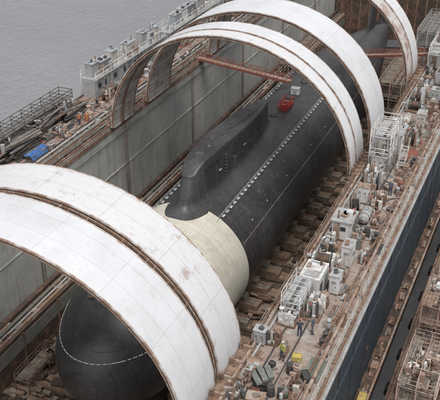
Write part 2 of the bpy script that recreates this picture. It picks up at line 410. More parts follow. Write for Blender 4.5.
cy = [51.6 + 13.0 * i / 14 for i in range(15)]
b.grid([[hp(-2 * pi * i / NS, y, .07) for i in range(NS)] for y in cy][::-1], 'tiles', closed=True, uv=lambda j, i: (2 * pi * i / NS * SR, cy[::-1][min(j, 14)]))
for yy in (cy[0], cy[-1]):
    b.grid([[hp(-2 * pi * i / NS, yy, o) for i in range(NS)] for o in (-.05, .07)][::(1 if yy == cy[0] else -1)], 'cream', closed=True, sm=False)
b.done('hull_tile_section', parent=sub)
b = B()
def strip(a, y0, y1, w, off, mat, seg=1.0, gap=0):
    y = y0
    while y < y1:
        y2 = min(y + seg, y1); b.grid([[hp(a - w / SR / 2, yy, off), hp(a + w / SR / 2, yy, off)] for yy in (y2, y)], mat, sm=True); y = y2 + gap
for a in (math.radians(28), math.radians(152)): strip(a, 65, 125, .05, .025, 'grey', 3.0, .12)
for a in (math.radians(-8),): strip(a, 65, 110, .08, .02, 'rust', 2.0, .1)
strip(math.radians(60), 66, 112, .12, .02, 'dark', 2, .3)
zz = 2.5
lst = [YB + .05 + i * .12 for i in range(0, 95)]
side = [(math.sqrt(max(0, hullr(y) ** 2 - zz * zz)), y) for y in lst if hullr(y) > zz]
loop = [(x, y) for x, y in side[::-1]] + [(-x, y) for x, y in side]
P = [(x * 1.004, y - (.02 if y < 50 else 0), SC + zz + .02) for x, y in loop]
dist = 0
for p, q in zip(P[:-1], P[1:]):          # dashed white line round the bow
    L_ = (Vector(q) - Vector(p)).length; ns = max(1, int(L_ / .1))
    for i in range(ns):
        if (dist % .55) < .42: b.cyl(Vector(p).lerp(Vector(q), i / ns), Vector(p).lerp(Vector(q), (i + 1) / ns), .05, 'mark', 5)
        dist += L_ / ns
inner = [(math.sqrt(max(0, hullr(y) ** 2 - 3.3 ** 2)), y) for y in lst if hullr(y) > 3.3]
b.path([(x * 1.003, y, SC + 3.32) for x, y in ([(x, y) for x, y in inner[::-1]] + [(-x, y) for x, y in inner])], .03, 'dark', 5)
def disc(a, y, r, mat, th=.06):
    c = Vector(hp(a, y, 0.0)); nrm = Vector((math.cos(a), 0, math.sin(a))); b.cyl(c - nrm * .05, c + nrm * th, r, mat, 16)
for y in (69, 73, 77, 81, 85, 90, 96, 101): disc(math.radians(48), y, .28, 'dark', .04); disc(math.radians(132), y, .28, 'dark', .04)
for y in (68, 72.5, 79, 88, 94, 99): disc(math.radians(36), y + .7, .1, 'grey', .03)
for y in (89.6, 95.8, 102, 110, 118): disc(pi / 2, y, .55, 'sail', .12); disc(pi / 2, y, .35, 'dark', .16)
for i in range(16):
    a = math.radians(14); c = Vector(hp(a, 68 + i * 2.4, .01)); b.box(c, (.06, .9, .28), 'black', ry=-a)
b.cyl(hp(pi / 2 - .1, 51.0, -.15), hp(pi / 2 - .1, 51.0, .09), .62, 'dark', 18); b.box(Vector(hp(pi / 2 - .1, 51.0, .12)), (.7, .5, .12), 'rust', rz=.5)
b.cyl(hp(pi / 2 + .35, 48.5, -.1), hp(pi / 2 + .35, 48.5, .05), .45, 'rustd', 14)
b.box(Vector(hp(pi / 2 + .3, 49.6, .1)), (.9, .12, .12), 'rustl', rz=.4)
b.done('hull_fittings', parent=sub)
b = B()
def hrail(x, y0, y1, mat='mark'):
    y = y0
    while y < y1:
        z = SC + math.sqrt(max(.1, hullr(y) ** 2 - x * x))
        b.cyl((x, y, z - .05), (x, y, z + .55), .03, 'mark', 5)
        z2 = SC + math.sqrt(max(.1, hullr(y + 1) ** 2 - x * x))
        b.cyl((x, y, z + .53), (x, y + 1, z2 + .53), .024, 'mark', 4)
        b.cyl((x, y, z + .28), (x, y + 1, z2 + .28), .018, 'mark', 4)
        b.beam((x + .04, y + .15, z + .04), (x + .04, y + .66, z2 + .04), .2, .05, mat)
        y += 1.0
hrail(3.55, 64, 108); hrail(-3.55, 55, 108)
b.done('hull_handrails', parent=sub)
# sail: slab sides, tight upper corners, filleted foot
ZT = SC + SR
YF, YR = 62.2, 87.0
def sail_H(py):
    u = (py - 64.6) / (YR - 64.6); u = max(0, min(1, u))
    return 4.65 - 1.15 * max(0, u - .3) / .7 - (1.0 * ((.10 - u) / .10) ** 2 if u < .10 else 0) - (.5 * ((u - .94) / .06) ** 2 if u > .94 else 0)
b = B(); NT = 40; NP = 128; TC = .80
def sail_pt(t, ph):
    c, s_ = math.cos(ph), math.sin(ph)
    flare = max(0, 1 - t / .25) ** 2.4
    q = 0 if t < TC else (t - TC) / (1 - TC)
    top = 1.0 if t < TC else (1 - .16 * (1 - math.sqrt(max(0, 1 - min(1, q / .5) ** 2)))) * (1 if q < .5 else 1 - (q - .5) / .5)
    w = (1.72 * (1 - .12 * min(t, TC)) + 1.7 * flare) * top
    if t >= .999: w = 0.0005
    lt = 1.0 if q < .5 else 1 - .03 * (q - .5)
    yf = YF + 2.2 * min(t, TC) ** .9 + (.35 * (1 - math.sqrt(max(0, 1 - min(1, q / .5) ** 2)))) - 1.3 * flare + (6.0 * (q - .5) if q > .5 else 0)
    yr = YR - .5 * t - .3 * min(1, q / .5) ** 2 + 1.5 * flare - (6.0 * (q - .5) if q > .5 else 0)
    sy = (abs(s_) ** .95) * (1 if s_ > 0 else -1)
    px = w * (abs(c) ** .62) * (1 if c > 0 else -1) * (1 - .40 * max(0, sy) ** 2.4)
    py = (yf + yr) / 2 + (yr - yf) / 2 * sy
    base = SC + math.sqrt(max(1, SR * SR - px * px)) - .12
    if py < 64.6: base += .08
    tt = t * (.90 / TC) if t < TC else .90 + .10 * math.sin(min(1, q / .5) * pi / 2)
    crown = .12 * (q - .5) if q > .5 else 0
    return (px, py, base * (1 - tt) + (ZT + sail_H(py)) * tt + crown)
b.grid([[sail_pt(j / NT, 2 * pi * i / NP) for i in range(NP)] for j in range(NT + 1)], 'sail', closed=True)
b.done('sail', parent=sub)
b = B()
for (x, y, r, h, mt) in ((0, 67.2, .5, .1, 'dark'), (.1, 69.4, .4, .3, 'sail'), (-.3, 71.0, .3, .35, 'dark'), (.6, 72.6, .28, .12, 'sail'), (-.5, 73.8, .3, .12, 'dark')):
    b.cyl((x, y, ZT + sail_H(y) - 1), (x, y, ZT + sail_H(y) + h), r, mt, 16)
rows = []
for j in range(25):
    f = j / 24; yy = 73.6 + 11.6 * f; r = math.sin(pi * f) ** .4
    rows.append([(.72 * r * math.cos(2 * pi * i / 20) + .0001, yy, ZT + sail_H(yy) + 0.34 * r * math.sin(2 * pi * i / 20)) for i in range(20)])
b.grid(rows[::-1], 'sail', closed=True)
for i in range(4): b.box((RN.uniform(-.3, .3), 75.5 + i * 2.6, ZT + sail_H(75.5 + i * 2.6) + .33), (.7, .04, .06), 'dark')
for sx in (-1, 1):
    for i in range(4):
        b.box((sx * (1.27 + i * .07), 66.2 + i * .8, ZT + 3.6), (.1, .42, .24), 'glass')
    for i in range(8):
        b.box((sx * 1.62, 69 + i * 1.7, ZT + 2.3 - (i % 2) * .3), (.12, .5, .1), 'grey' if i % 4 == 0 else 'dark')
    for i in range(8): b.box((sx * 1.66, 70.4, ZT + .7 + i * .4), (.2, .4, .05), 'dark')
    b.box((sx * 1.66, 73, ZT + 1.4), (.1, .8, 1.4), 'dark')
    for yy in (68, 72, 76.5, 81): b.box((sx * (1.6 if yy < 80 else 1.42), yy, ZT + 2.2), (.05, .05, 2.6), 'dark')
b.done('sail_fittings', parent=sub)
b = B()
b.grid([[(s_ * .22 * (1 - f * .5), 140 + c * (3.6 - f * 1.2) + f * 1.5, SC + 1.5 + f * 8.2) for s_, c in ((0, -1), (1, -.3), (1, .6), (0, 1), (-1, .6), (-1, -.3))] for f in (0, .5, 1)], 'sail', closed=True)
b.lathe((0, 141.5, SC + 10.2), [(.02, -4.5), (.6, -3.6), (1.0, -1.5), (1.0, 1), (.7, 3), (.25, 4.6), (.02, 5)], 'sail', 20, 'Y')
for sx in (-1, 1): b.beam((sx * 1, 142, SC), (sx * 6.5, 143.5, SC), 4.0, .4, 'sail')
b.done('stern_fins', parent=sub)
b = B()
b.lathe((0, 153, SC), [(.5, -1), (.55, .3), (.3, 1.5), (.02, 2.0)], 'dark', 16, 'Y')
for i in range(7):
    a = 2 * pi * i / 7
    b.beam((.4 * math.cos(a), 153.2, SC + .4 * math.sin(a)), (2.2 * math.cos(a + .3), 153.6, SC + 2.2 * math.sin(a + .3)), .1, .8, 'dark')
b.done('propeller', parent=sub)
b = B(); z0 = -.05
for x in (-.6, .65):
    for y in (-1.3, 0, 1.3): b.cyl((x, y, z0 - .3), (x, y, z0 + 1.1), .05, 'red', 6)
for y in (-1.3, 0, 1.3): b.cyl((-.6, y, z0 + 1.1), (.65, y, z0 + 1.1), .05, 'red', 6)
for x in (-.6, .65):
    for z in (.55, 1.1): b.cyl((x, -1.3, z0 + z), (x, 1.3, z0 + z), .05, 'red', 6)
b.box((.03, 0, z0 + .25), (1.1, 2.4, .5), 'red'); b.box((0.05, .6, z0 + .6), (.7, .7, .22), 'redb'); b.box((.03, -.6, z0 + .65), (.8, .8, .1), 'red')
b.done('hatch_scaffold', (.6, 92.6, ZT), bevel=.01)
b = B(); b.box((0, 0, .45), (1.1, .9, .8), 'white'); b.box((0, 0, .9), (1.2, 1.0, .08), 'grey'); b.box((0, -.46, .45), (.5, .03, .6), 'grey')
b.box((0, 0, .03), (1.2, 1, .08), 'dark'); b.done('equipment_locker', (.3, 97.4, ZT - .02), .1, bevel=.02)

b = B(); y = 47
while y < 146:
    for j in range(4): b.box((0, y, .25 + j * .47), (3.0 - j * .3, 1.2, .44), 'timber')
    y += 2.6
b.done('keel_blocks')
y = 46
while y < 140:
    for sx in (-1, 1):
        b = B(); mt = RN.choice(['timbero', 'rustl', 'timbero', 'rust'])
        b.box((sx * 6.4, y, .4), (5.8, 1.5, .5), mt)
        for q in range(3): b.box((sx * 5.0, y - .5 + q * .5, .98), (2.8 + RN.uniform(-.4, .3), .44, .6), RN.choice(['timbero', 'timber', 'rust']))
        b.box((sx * 4.3, y, 1.65), (1.2, 1.2, .7), 'timber')
        if RN.random() < .7: b.box((sx * 7.6, y, .85), (1.4, 1.1, .38), RN.choice(['timbero', 'rustl', 'timber', 'rustd']), rz=RN.uniform(-.25, .25))
        b.done('bilge_cradle')
    y += 3.3 + RN.uniform(-.3, .3)
b = B()
for i in range(700):
    x = RN.choice((-1, 1)) * RN.uniform(3.2, 12); y = RN.uniform(40, 150)
    if RN.random() < .35: x = RN.uniform(-12, -5); y = RN.uniform(42, 66)
    L = RN.uniform(.3, 2.4); b.box((x, y, .2 + RN.random() * .35), (L, RN.uniform(.15, .7), RN.uniform(.08, .4)),
        RN.choice(['timbero', 'rust', 'rustl', 'rustd', 'timber', 'timbero', 'floor', 'rustd']), rz=RN.choice([0, 0, pi / 2, RN.uniform(0, 3)]), rx=RN.uniform(-.05, .05))
b.done('floor_debris')
def scaffold(name, loc, nx, ny, nz, sx=1.6, sy=1.8, sz=1.9, mat='rust', rz=0, plank='timber', r=.05, top=.9):
    b = B()
    for i in range(nx + 1):
        for j in range(ny + 1): b.cyl((i * sx, j * sy, 0), (i * sx, j * sy, nz * sz + top), r, mat, 5)
    for kz in range(1, nz + 1):
        z = kz * sz
        for zz in (z, z + .45, z + .9)[:3 if top > .5 else 1]:
            for i in range(nx + 1): b.cyl((i * sx, 0, zz), (i * sx, ny * sy, zz), r * .8, mat, 5)
            for j in range(ny + 1): b.cyl((0, j * sy, zz), (nx * sx, j * sy, zz), r * .8, mat, 5)
        for i in range(int(nx * sx / .3)):
            if RN.random() < .8: b.box((i * .3 + .15, ny * sy / 2, z + .07), (.26, ny * sy * RN.uniform(.85, 1.02), .05), plank)
    for kz in range(nz):
        for j in range(ny):
            b.cyl((0, j * sy, kz * sz), (0, (j + 1) * sy, (kz + 1) * sz), r * .7, mat, 5)
            b.cyl((nx * sx, (j + 1) * sy, kz * sz), (nx * sx, j * sy, (kz + 1) * sz), r * .7, mat, 5)
    return b.done(name, loc, rz)
scaffold('scaffold_tower', (-11.2, 47, 0), 1, 3, 1, mat='rust')
scaffold('scaffold_tower', (-11.6, 57, 0), 1, 4, 1, mat='rustl')
scaffold('scaffold_tower', (-10.9, 51.5, 0), 1, 2, 1, mat='rustd')
scaffold('scaffold_tower', (6.8, 120, 0), 2, 8, 4, 1.8, 2.2, 2.4, mat='rustl', r=.07)
scaffold('scaffold_tower', (-11, 122, 0), 2, 8, 4, 1.8, 2.2, 2.4, mat='rust', r=.07)
scaffold('scaffold_tower', (7.5, 146, 0), 3, 6, 4, 1.8, 2.2, 2.6, mat='grey', r=.07)

def gangway(p, q, mat='redb', w=1.0, h=.75):
    b = B(); p = Vector(p); q = Vector(q); L = (q - p).length; n_ = int(L / 1.2)
    for s_ in (-w / 2, w / 2):
        o = Vector((0, s_, 0)); b.beam(p + o, q + o, .12, .3, mat); b.beam(p + o + Vector((0, 0, h)), q + o + Vector((0, 0, h)), .07, .07, mat)
        for i in range(n_ + 1):
            c = p.lerp(q, i / n_) + o; b.cyl(c, c + Vector((0, 0, h)), .04, mat, 5)
            if i < n_: d = p.lerp(q, (i + 1) / n_) + o; b.cyl(c, d + Vector((0, 0, h)), .03, mat, 4)
    b.beam(p + Vector((0, 0, .1)), q + Vector((0, 0, .1)), w - .16, .06, 'rustl'); b.done('gangway')
gangway((-15.5, 99, WT + .3), (-.9, 99, WT - 1.1)); gangway((16, 114.5, WT + .3), (2.5, 114.5, WT - 2.0))

# ------------------------------------------------------------------ deck equipment
DZ = WT + .1
def cabinet(loc, w, d, h, mat='white', rz=0, doors=2):
    b = B(); b.box((0, 0, h / 2 + .12), (w, d, h), mat); b.box((0, 0, h + .16), (w + .12, d + .12, .07), RN.choice(['grey', 'rustl', mat]))
    for sx in (-1, 1): b.box((sx * (w / 2 - .1), 0, .06), (.12, d * .9, .12), 'dark')
    for side in (-1, 1):
        for i in range(doors):
            x = -w / 2 + w * (i + .5) / doors; b.box((x, side * (d / 2 + .012), h / 2 + .12), (w / doors - .1, .03, h - .16), mat)
            b.box((x + .2 * w / doors, side * (d / 2 + .045), h * .5), (.04, .05, .16), 'dark')
            for q in range(4): b.box((x, side * (d / 2 + .032), h * .8 - q * .07), (w / doors * .5, .02, .025), 'dark')
    for sx in (-1, 1): b.box((sx * (w / 2 + .012), 0, h * .52), (.03, d * .7, h * .7), mat); b.box((sx * (w / 2 + .035), 0, h * .62), (.02, d * .4, .2), 'dark')
    b.cyl((w * .3, 0, h + .15), (w * .3, 0, h + .5), .05, 'grey', 6); b.cyl((w * .3, d * .3, .1), (w * .3, d * .3 + .6, .1), .04, 'black', 6)
    if RN.random() < .6: b.box((RN.uniform(-.2, .2) * w, RN.uniform(-.2, .2) * d, h + .27), (w * .4, d * .5, .16), RN.choice(['timber', 'rust', 'dark', 'rustl']), rz=RN.uniform(-.5, .5))
    return b.done('electrical_cabinet', loc, rz, bevel=.02)
def hut(loc, w, d, h, rz=0, mat='white', name='deck_house'):
    e = empty(name, loc)
    def fin(b, nm):
        o = b.done(nm, (0, 0, 0), 0); o.parent = e; return o
    b = B(); b.box((0, 0, h / 2), (w, d, h), mat); b.box((0, 0, .1), (w + .1, d + .1, .2), 'rust')
    for i in range(int(d / .9)):
        for sx in (-1, 1): b.box((sx * (w / 2 + .02), -d / 2 + .45 + i * .9, h / 2), (.04, .05, h - .1), mat)
    fin(b, 'walls')
    b = B(); b.box((0, 0, h + .07), (w + .3, d + .3, .12), 'grey'); b.box((w * .2, d * .2, h + .3), (.6, .6, .35), mat); b.cyl((-w * .25, -d * .3, h), (-w * .25, -d * .3, h + .9), .09, 'rust', 8)
    for i in range(6): b.box((RN.uniform(-.35, .35) * w, RN.uniform(-.4, .4) * d, h + .22), (RN.uniform(.2, .6), RN.uniform(.3, .9), .2), RN.choice(['rustl', 'dark', 'grey', 'timber', 'rust']), rz=RN.uniform(-.4, .4))
    fin(b, 'roof')
    b = B()
    for sx in (-1, 1):
        for i in range(max(1, int(d / 1.6))):
            y = -d / 2 + .9 + i * 1.6
            b.box((sx * (w / 2 + .03), y, h * .62), (.06, .8, .7), 'cream'); b.box((sx * (w / 2 + .055), y, h * .62), (.04, .64, .54), 'glass')
    b.box((.1 * w, -d / 2 - .03, h * .66), (.5, .04, .4), 'glass'); fin(b, 'windows')
    b = B(); b.box((-w * .25, -d / 2 - .025, 1.0), (.6, .05, 1.7), 'rustl'); b.box((w / 2 + .04, d / 2 - .6, 1.0), (.06, .7, 1.7), 'green'); fin(b, 'door')
    e.rotation_euler = (0, 0, rz); return e
def bollard(loc):
    b = B(); b.box((0, 0, .06), (.6, 1.5, .12), 'rust')
    for s_ in (-.45, .45): b.lathe((0, s_, .1), [(.2, 0), (.16, .1), (.15, .45), (.23, .5), (.23, .58), (.12, .62)], 'dark', 14)
    b.done('mooring_bollard', loc)
def tank(loc, r, L, rz=0, mat='white'):
    b = B(); b.lathe((0, 0, r + .3), [(.02, -L / 2 - r * .3), (r * .6, -L / 2 - r * .2), (r * .93, -L / 2 - r * .06), (r, -L / 2 + .1), (r, L / 2 - .1), (r * .93, L / 2 + r * .06), (r * .6, L / 2 + r * .2), (.02, L / 2 + r * .3)], mat, 20, 'Y')
    for y in (-L * .3, L * .3): b.box((0, y, (r + .3) / 2 - .05), (r * 1.5, .16, r + .1), 'rust'); b.lathe((0, y, r + .3), [(r + .015, -.05), (r + .02, 0), (r + .015, .05)], 'rust', 20, 'Y')
    b.cyl((0, 0, 2 * r + .2), (0, 0, 2 * r + .55), .12, 'grey', 8); b.path([(0, 0, 2 * r + .5), (r + .3, 0, 2 * r + .5), (r + .3, 0, .1)], .05, 'grey', 6)
    b.done('storage_tank', loc, rz)
def vent(loc, h=1.2, r=.22, mat='white'):
    b = B(); b.cyl((0, 0, 0), (0, 0, h), r, mat, 12); b.lathe((0, 0, h), [(r * 1.7, -.06), (r * 1.7, .06), (r * 1.3, .16), (.03, .2)], mat, 14); b.box((0, 0, .03), (r * 3, r * 3, .06), 'rust'); b.done('ventilation_cowl', loc)
def winch(loc, rz=0, mat='white'):
    b = B(); b.box((0, 0, .12), (2.2, 1.6, .2), 'rust')
    b.lathe((0, 0, .85), [(.62, -.65), (.62, -.58), (.3, -.57), (.34, -.3), (.34, .3), (.3, .57), (.62, .58), (.62, .65)], 'green', 20, 'X'); b.lathe((0, 0, .85), [(.41, -.5), (.44, 0), (.41, .5)], 'rustd', 16, 'X')
    for sx in (-.85, .85): b.box((sx, 0, .6), (.22, .9, .9), mat); b.box((sx, 0, 1.1), (.18, .5, .3), mat)
    b.box((.6, .95, .5), (1.3, .5, .6), mat); b.cyl((-.6, .95, .5), (.2, .95, .5), .26, 'grey', 12); b.cyl((-1.1, 0, .85), (-1.5, 0, .85), .16, 'grey', 10)
    b.path([(.9, .5, .2), (1.05, .5, 1.5), (1.05, .2, 1.5)], .03, 'yellow', 5); b.done('deck_winch', loc, rz, bevel=.015)
def capstan(loc, mat='white'):
    b = B(); b.lathe((0, 0, 0), [(.55, 0), (.55, .2), (.4, .25), (.28, .5), (.26, .8), (.36, 1.0), (.38, 1.08), (.2, 1.14)], mat, 18); b.box((0, .7, .3), (.5, .6, .6), mat); b.done('capstan', loc)
def drum(loc, mat):
    b = B(); b.lathe((0, 0, 0), [(.28, 0), (.29, .03), (.28, .06), (.28, .28), (.295, .3), (.28, .32), (.28, .58), (.295, .6), (.28, .62), (.28, .84), (.29, .87), (.26, .88), (.26, .86)], mat, 16); b.done('oil_drum', loc)
def reel(loc, r=.7, rz=0, mat='timber', cab='black'):
    b = B(); b.lathe((0, 0, r), [(r, -.4), (r, -.34), (r * .5, -.335), (r * .5, .335), (r, .34), (r, .4)], mat, 20, 'X'); b.lathe((0, 0, r), [(r * .75, -.32), (r * .78, 0), (r * .75, .32)], cab, 20, 'X'); b.cyl((-.5, 0, r), (.5, 0, r), .06, 'dark', 8); b.done('cable_reel', loc, rz)
def crate(loc, w, d, h, mat='timber', rz=0):
    b = B(); b.box((0, 0, h / 2 + .08), (w, d, h), mat)
    for i in range(4):
        z = .12 + h * i / 3.2
        for s_ in (-1, 1): b.box((0, s_ * (d / 2 + .02), z + .05), (w + .04, .04, .1), mat); b.box((s_ * (w / 2 + .02), 0, z + .05), (.04, d, .1), mat)
    for sx in (-.8, .8): b.box((sx * w / 2, 0, .04), (.12, d, .08), mat)
    b.box((0, 0, h + .1), (w + .05, d + .05, .04), mat); b.done('wooden_crate', loc, rz)
def stack(name, loc, L, n_, w, mats, rz=0, sec=(.12, .3), jit=.15, layers=5):
    b = B()
    for k_ in range(layers):
        for i in range(n_):
            if RN.random() < .12: continue
            t = RN.uniform(*sec); b.box((-w / 2 + w * (i + .5) / n_, RN.uniform(-.3, .3), .1 + k_ * sec[1] * .95), (w / n_ * .85, L * RN.uniform(.7, 1.05), t), RN.choice(mats), rz=RN.uniform(-jit, jit), rx=RN.uniform(-.03, .03))
    b.done(name, loc, rz)
def hose(loc, mat='black', L=4, r=.05, xr=None):
    b = B(); p = Vector((0, 0, r)); a = RN.choice((pi / 2, -pi / 2)) + RN.uniform(-.4, .4); pts = [p.copy()]
    for i in range(int(L / .2)):
        a += RN.uniform(-.5, .5); q = p + Vector((math.cos(a) * .2, math.sin(a) * .2, 0))
        if xr and not (xr[0] < loc[0] + q.x < xr[1]): a = pi - a; q = p + Vector((math.cos(a) * .2, math.sin(a) * .2, 0))
        p = q; pts.append(p.copy())
    b.path(pts, r, mat, 6); b.done('hose', loc)
def manifold(loc, rz=0, L=3.4, mat='white'):
    b = B(); b.box((0, 0, .08), (1.5, L, .14), 'rust')
    for x, z in ((-.45, .5), (0, .8), (.45, .5)): b.cyl((x, -L / 2, z), (x, L / 2, z), .13, mat, 10)
    y = -L / 2 + .3
    while y < L / 2:
        b.cyl((-.45, y, .5), (-.45, y, 1.5), .09, mat, 8); b.cyl((.45, y, .1), (.45, y, 1.15), .09, 'grey', 8)
        b.lathe((-.45, y, 1.5), [(.2, 0), (.22, .03), (.2, .06)], 'redb' if RN.random() < .3 else mat, 12); b.cyl((.45, y, 1.1), (-.45, y, 1.1), .07, mat, 8)
        b.lathe((.45, y, .8), [(.18, -.12), (.2, 0), (.18, .12)], mat, 10); y += .7
    for s_ in (-1, 1): b.box((0, s_ * (L / 2 - .15), .6), (1.3, .1, 1.0), mat)
    b.done('valve_manifold', loc, rz)
def generator(loc, rz=0, w=1.7, L=3.2, h=1.7, mat='white'):
    b = B(); b.box((0, 0, h / 2 + .15), (w, L, h), mat); b.box((0, 0, .08), (w + .2, L + .3, .16), 'dark')
    for s_ in (-1, 1):
        for i in range(8): b.box((s_ * (w / 2 + .02), -L * .3, .5 + i * .13), (.04, L * .28, .05), 'dark')
        b.box((s_ * (w / 2 + .015), L * .2, h * .55), (.03, L * .35, h * .7), 'grey')
    b.cyl((w * .2, L * .3, h), (w * .2, L * .3, h + .9), .1, 'rust', 8); b.box((0, -L * .25, h + .22), (w * .6, L * .3, .15), 'grey')
    b.box((-w * .3, L * .1, h + .25), (.3, .5, .25), 'rustl'); b.path([(w * .35, -L * .4, h + .2), (w * .35, L * .35, h + .25), (-w * .3, L * .4, h + .2), (-w * .3, L * .1, h + .2)], .05, 'grey', 6)
    b.done('generator_unit', loc, rz, bevel=.03)
def mast(loc, h=6):
    b = B(); b.cyl((0, 0, 0), (0, 0, h), .09, 'grey', 8, r2=.05); b.cyl((0, -.5, h - .3), (0, .5, h - .3), .04, 'grey', 6)
    for s_ in (-.5, .5): b.box((.1, s_, h - .3), (.3, .35, .25), 'grey')
    b.box((0, 0, .1), (.4, .4, .2), 'rust'); b.done('floodlight_mast', loc)
def stair(loc, rz=0, h=2.2, mat='cream'):
    b = B(); n_ = 9
    for s_ in (-.35, .35):
        b.beam((s_, 0, 0), (s_, h * .9, h), .06, .2, mat); b.beam((s_, 0, .95), (s_, h * .9, h + .95), .04, .04, mat)
        for i in range(4): f = i / 3; b.cyl((s_, h * .9 * f, h * f), (s_, h * .9 * f, h * f + .95), .03, mat, 5)
    for i in range(n_): f = (i + .5) / n_; b.box((0, h * .9 * f, h * f), (.66, .22, .04), 'grey')
    b.done('access_stair', loc, rz)
def machinery(loc, w, L, h, n_=40, mats=('white', 'grey', 'cream', 'white', 'grey', 'dark', 'rust', 'rustl', 'cream'), rz=0, name='deck_machinery', slab=True):
    b = B()
    if slab: b.box((0, 0, .07), (w, L, .12), 'rust')
    for i in range(n_):
        x = RN.uniform(-w / 2, w / 2) * .85; y = RN.uniform(-L / 2, L / 2) * .9; mt = RN.choice(mats); t = RN.random(); hh = RN.uniform(.25, h)
        if t < .3: b.box((x, y, hh / 2 + .1), (RN.uniform(.15, .5), RN.uniform(.15, .6), hh), mt, rz=RN.choice((0, 0, .3)))
        elif t < .5: b.cyl((x, y, .1), (x, y, hh + .1), RN.uniform(.04, .14), mt, 8)
        elif t < .72: y2 = RN.uniform(-L / 2, L / 2); z = RN.uniform(.25, h); r = RN.uniform(.03, .09); b.path([(x, y, .1), (x, y, z), (x, y2, z), (x + RN.choice((-.2, .2)), y2, z), (x + RN.choice((-.2, .2)), y2, .1)], r, mt, 6)
        elif t < .82: b.lathe((x, y, hh), [(.16, 0), (.18, .02), (.16, .05)], RN.choice(['redb', 'grey', 'rustl', 'dark']), 12); b.cyl((x, y, .1), (x, y, hh), .03, 'grey', 6)
        elif t < .92: x2 = RN.uniform(-w / 2, w / 2); z = RN.uniform(.2, h); b.cyl((x, y, z), (x2, y, z), RN.uniform(.04, .12), mt, 8); b.cyl((x, y, .1), (x, y, z), .05, mt, 6)
        else: r = RN.uniform(.12, .26); b.lathe((x, y, .1), [(r, 0), (r, hh * .8), (r * .8, hh * .9), (r * .3, hh)], mt, 14)
    b.done(name, loc, rz)
BR = ('grey', 'rustl', 'rust', 'rustl', 'dark', 'cream', 'rust', 'timber', 'deckR', 'green')

# --- near (right) deck
cabinet((15.7, 44.6, DZ), .9, .8, 1.2, 'grey'); machinery((16.6, 45.2, DZ), .9, 1.4, 1.3, 20, BR)
stack('tarpaulin_bundle', (17.4, 40.6, DZ), 1.8, 3, 1.5, ['black', 'dark', 'green', 'dark'], .5, (.15, .3), .4, 3)
crate((16.4, 41.6, DZ), 1.1, 1.1, .5, 'rustl', .3); drum((18.9, 42.3, DZ), 'dark'); drum((19.5, 42.0, DZ), 'rust'); drum((18.4, 39.6, DZ), 'dark')
crate((18.9, 43.8, DZ), .6, .5, .3, 'yellow', .1); machinery((19.6, 40.3, DZ), 1.4, 2.4, .9, 22, BR); machinery((16.2, 38.6, DZ), 1.3, 2.4, 1.1, 22, BR)
cabinet((17.9, 38.0, DZ), 1.2, .8, 1.0, 'grey', .2)
manifold((16.8, 48.8, DZ), 0, 3.4, 'white'); machinery((18.4, 50.0, DZ), 1.3, 3.0, 1.7, 40); generator((17.2, 52.8, DZ), 0, 1.8, 2.7, 1.8, 'white'); cabinet((19.0, 53.2, DZ), .8, 1.2, 1.7, 'white', 0, 1)
machinery((18.8, 55.5, DZ), 1.2, 2.0, 1.3, 26, BR)
winch((17.0, 56.3, DZ), .05, 'white'); cabinet((18.8, 57.6, DZ), .9, 1.5, 1.9, 'white', 0, 1); machinery((16.7, 59.0, DZ), 1.4, 2.2, 1.3, 30)
scaffold('white_scaffold_frame', (16.2, 47.6, DZ), 1, 3, 1, 1.5, 1.2, 2.0, 'white', 0, 'grey', .035, .9)
hut((17.2, 61.9, DZ), 1.7, 2.2, 2.0, 0, 'white', 'deck_locker_house'); machinery((18.8, 61.2, DZ), .8, 2.4, 1.2, 20, BR)
tank((18.4, 65.0, DZ), .5, 1.8, 0, 'grey'); reel((16.9, 66.6, DZ), .7, .4); cabinet((17.2, 68.6, DZ), 1.1, .9, 1.7, 'white'); machinery((16.8, 64.8, DZ), 1.3, 1.8, 1.3, 26, BR); machinery((18.7, 68.4, DZ), 1.3, 3, 1.4, 34, BR)
for yy in (46.5, 62, 78.5, 95): bollard((20.1, yy, DZ))
machinery((17.2, 72.4, DZ), 2.0, 2.6, 2.2, 46)
scaffold('white_scaffold_tower', (16.1, 74.6, DZ), 1, 3, 2, 2.1, 1.5, 2.2, 'white', 0, 'grey', .06)
machinery((17.1, 76.8, DZ + 2.25), 1.8, 3.8, 1.8, 50, ('white', 'grey', 'white', 'cream', 'rustl'), slab=False)
cabinet((17.0, 75.6, DZ), 1.3, 1.5, 1.9, 'white'); cabinet((17.3, 77.6, DZ), 1.3, 1.4, 1.8, 'white')
hut((17.3, 81.3, DZ), 2.0, 2.9, 2.5, 0, 'white', 'control_cabin'); machinery((17.2, 81.3, DZ + 2.55), 1.4, 2.2, 1.2, 26, ('grey', 'white', 'rustl', 'dark'), slab=False); stair((19.2, 76.0, DZ), 0, 2.4)
machinery((18.9, 84.6, DZ), 1.3, 4.5, 1.8, 60, BR); machinery((17.2, 85.6, DZ), 1.3, 3, 1.8, 40); tank((17.2, 88.6, DZ), .5, 1.6, 0, 'cream'); cabinet((18.8, 89, DZ), 1.0, 1.4, 1.6, 'cream'); winch((17.2, 93, DZ), 0, 'grey'); cabinet((19, 96.8, DZ), 1.1, 1.4, 1.7, 'grey')
machinery((18.9, 92.6, DZ), 1.2, 4, 1.8, 50, BR); machinery((17.0, 97, DZ), 1.6, 3.6, 2.2, 50)
hut((17.3, 111.5, DZ), 2.9, 6.0, 3.4, 0, 'white', 'control_cabin'); scaffold('white_scaffold_tower', (16.0, 106.4, DZ), 1, 5, 1, 2.4, 1.9, 2.8, 'white', 0, 'grey', .06); generator((18.3, 119, DZ), 0, 2, 3.6, 2.2); hut((17.8, 127, DZ), 3, 5, 3, 0, 'cream', 'deck_house')
machinery((17.3, 111.5, DZ + 3.4), 2.2, 5, 1.4, 40, ('grey', 'white', 'rustl', 'dark'), slab=False)
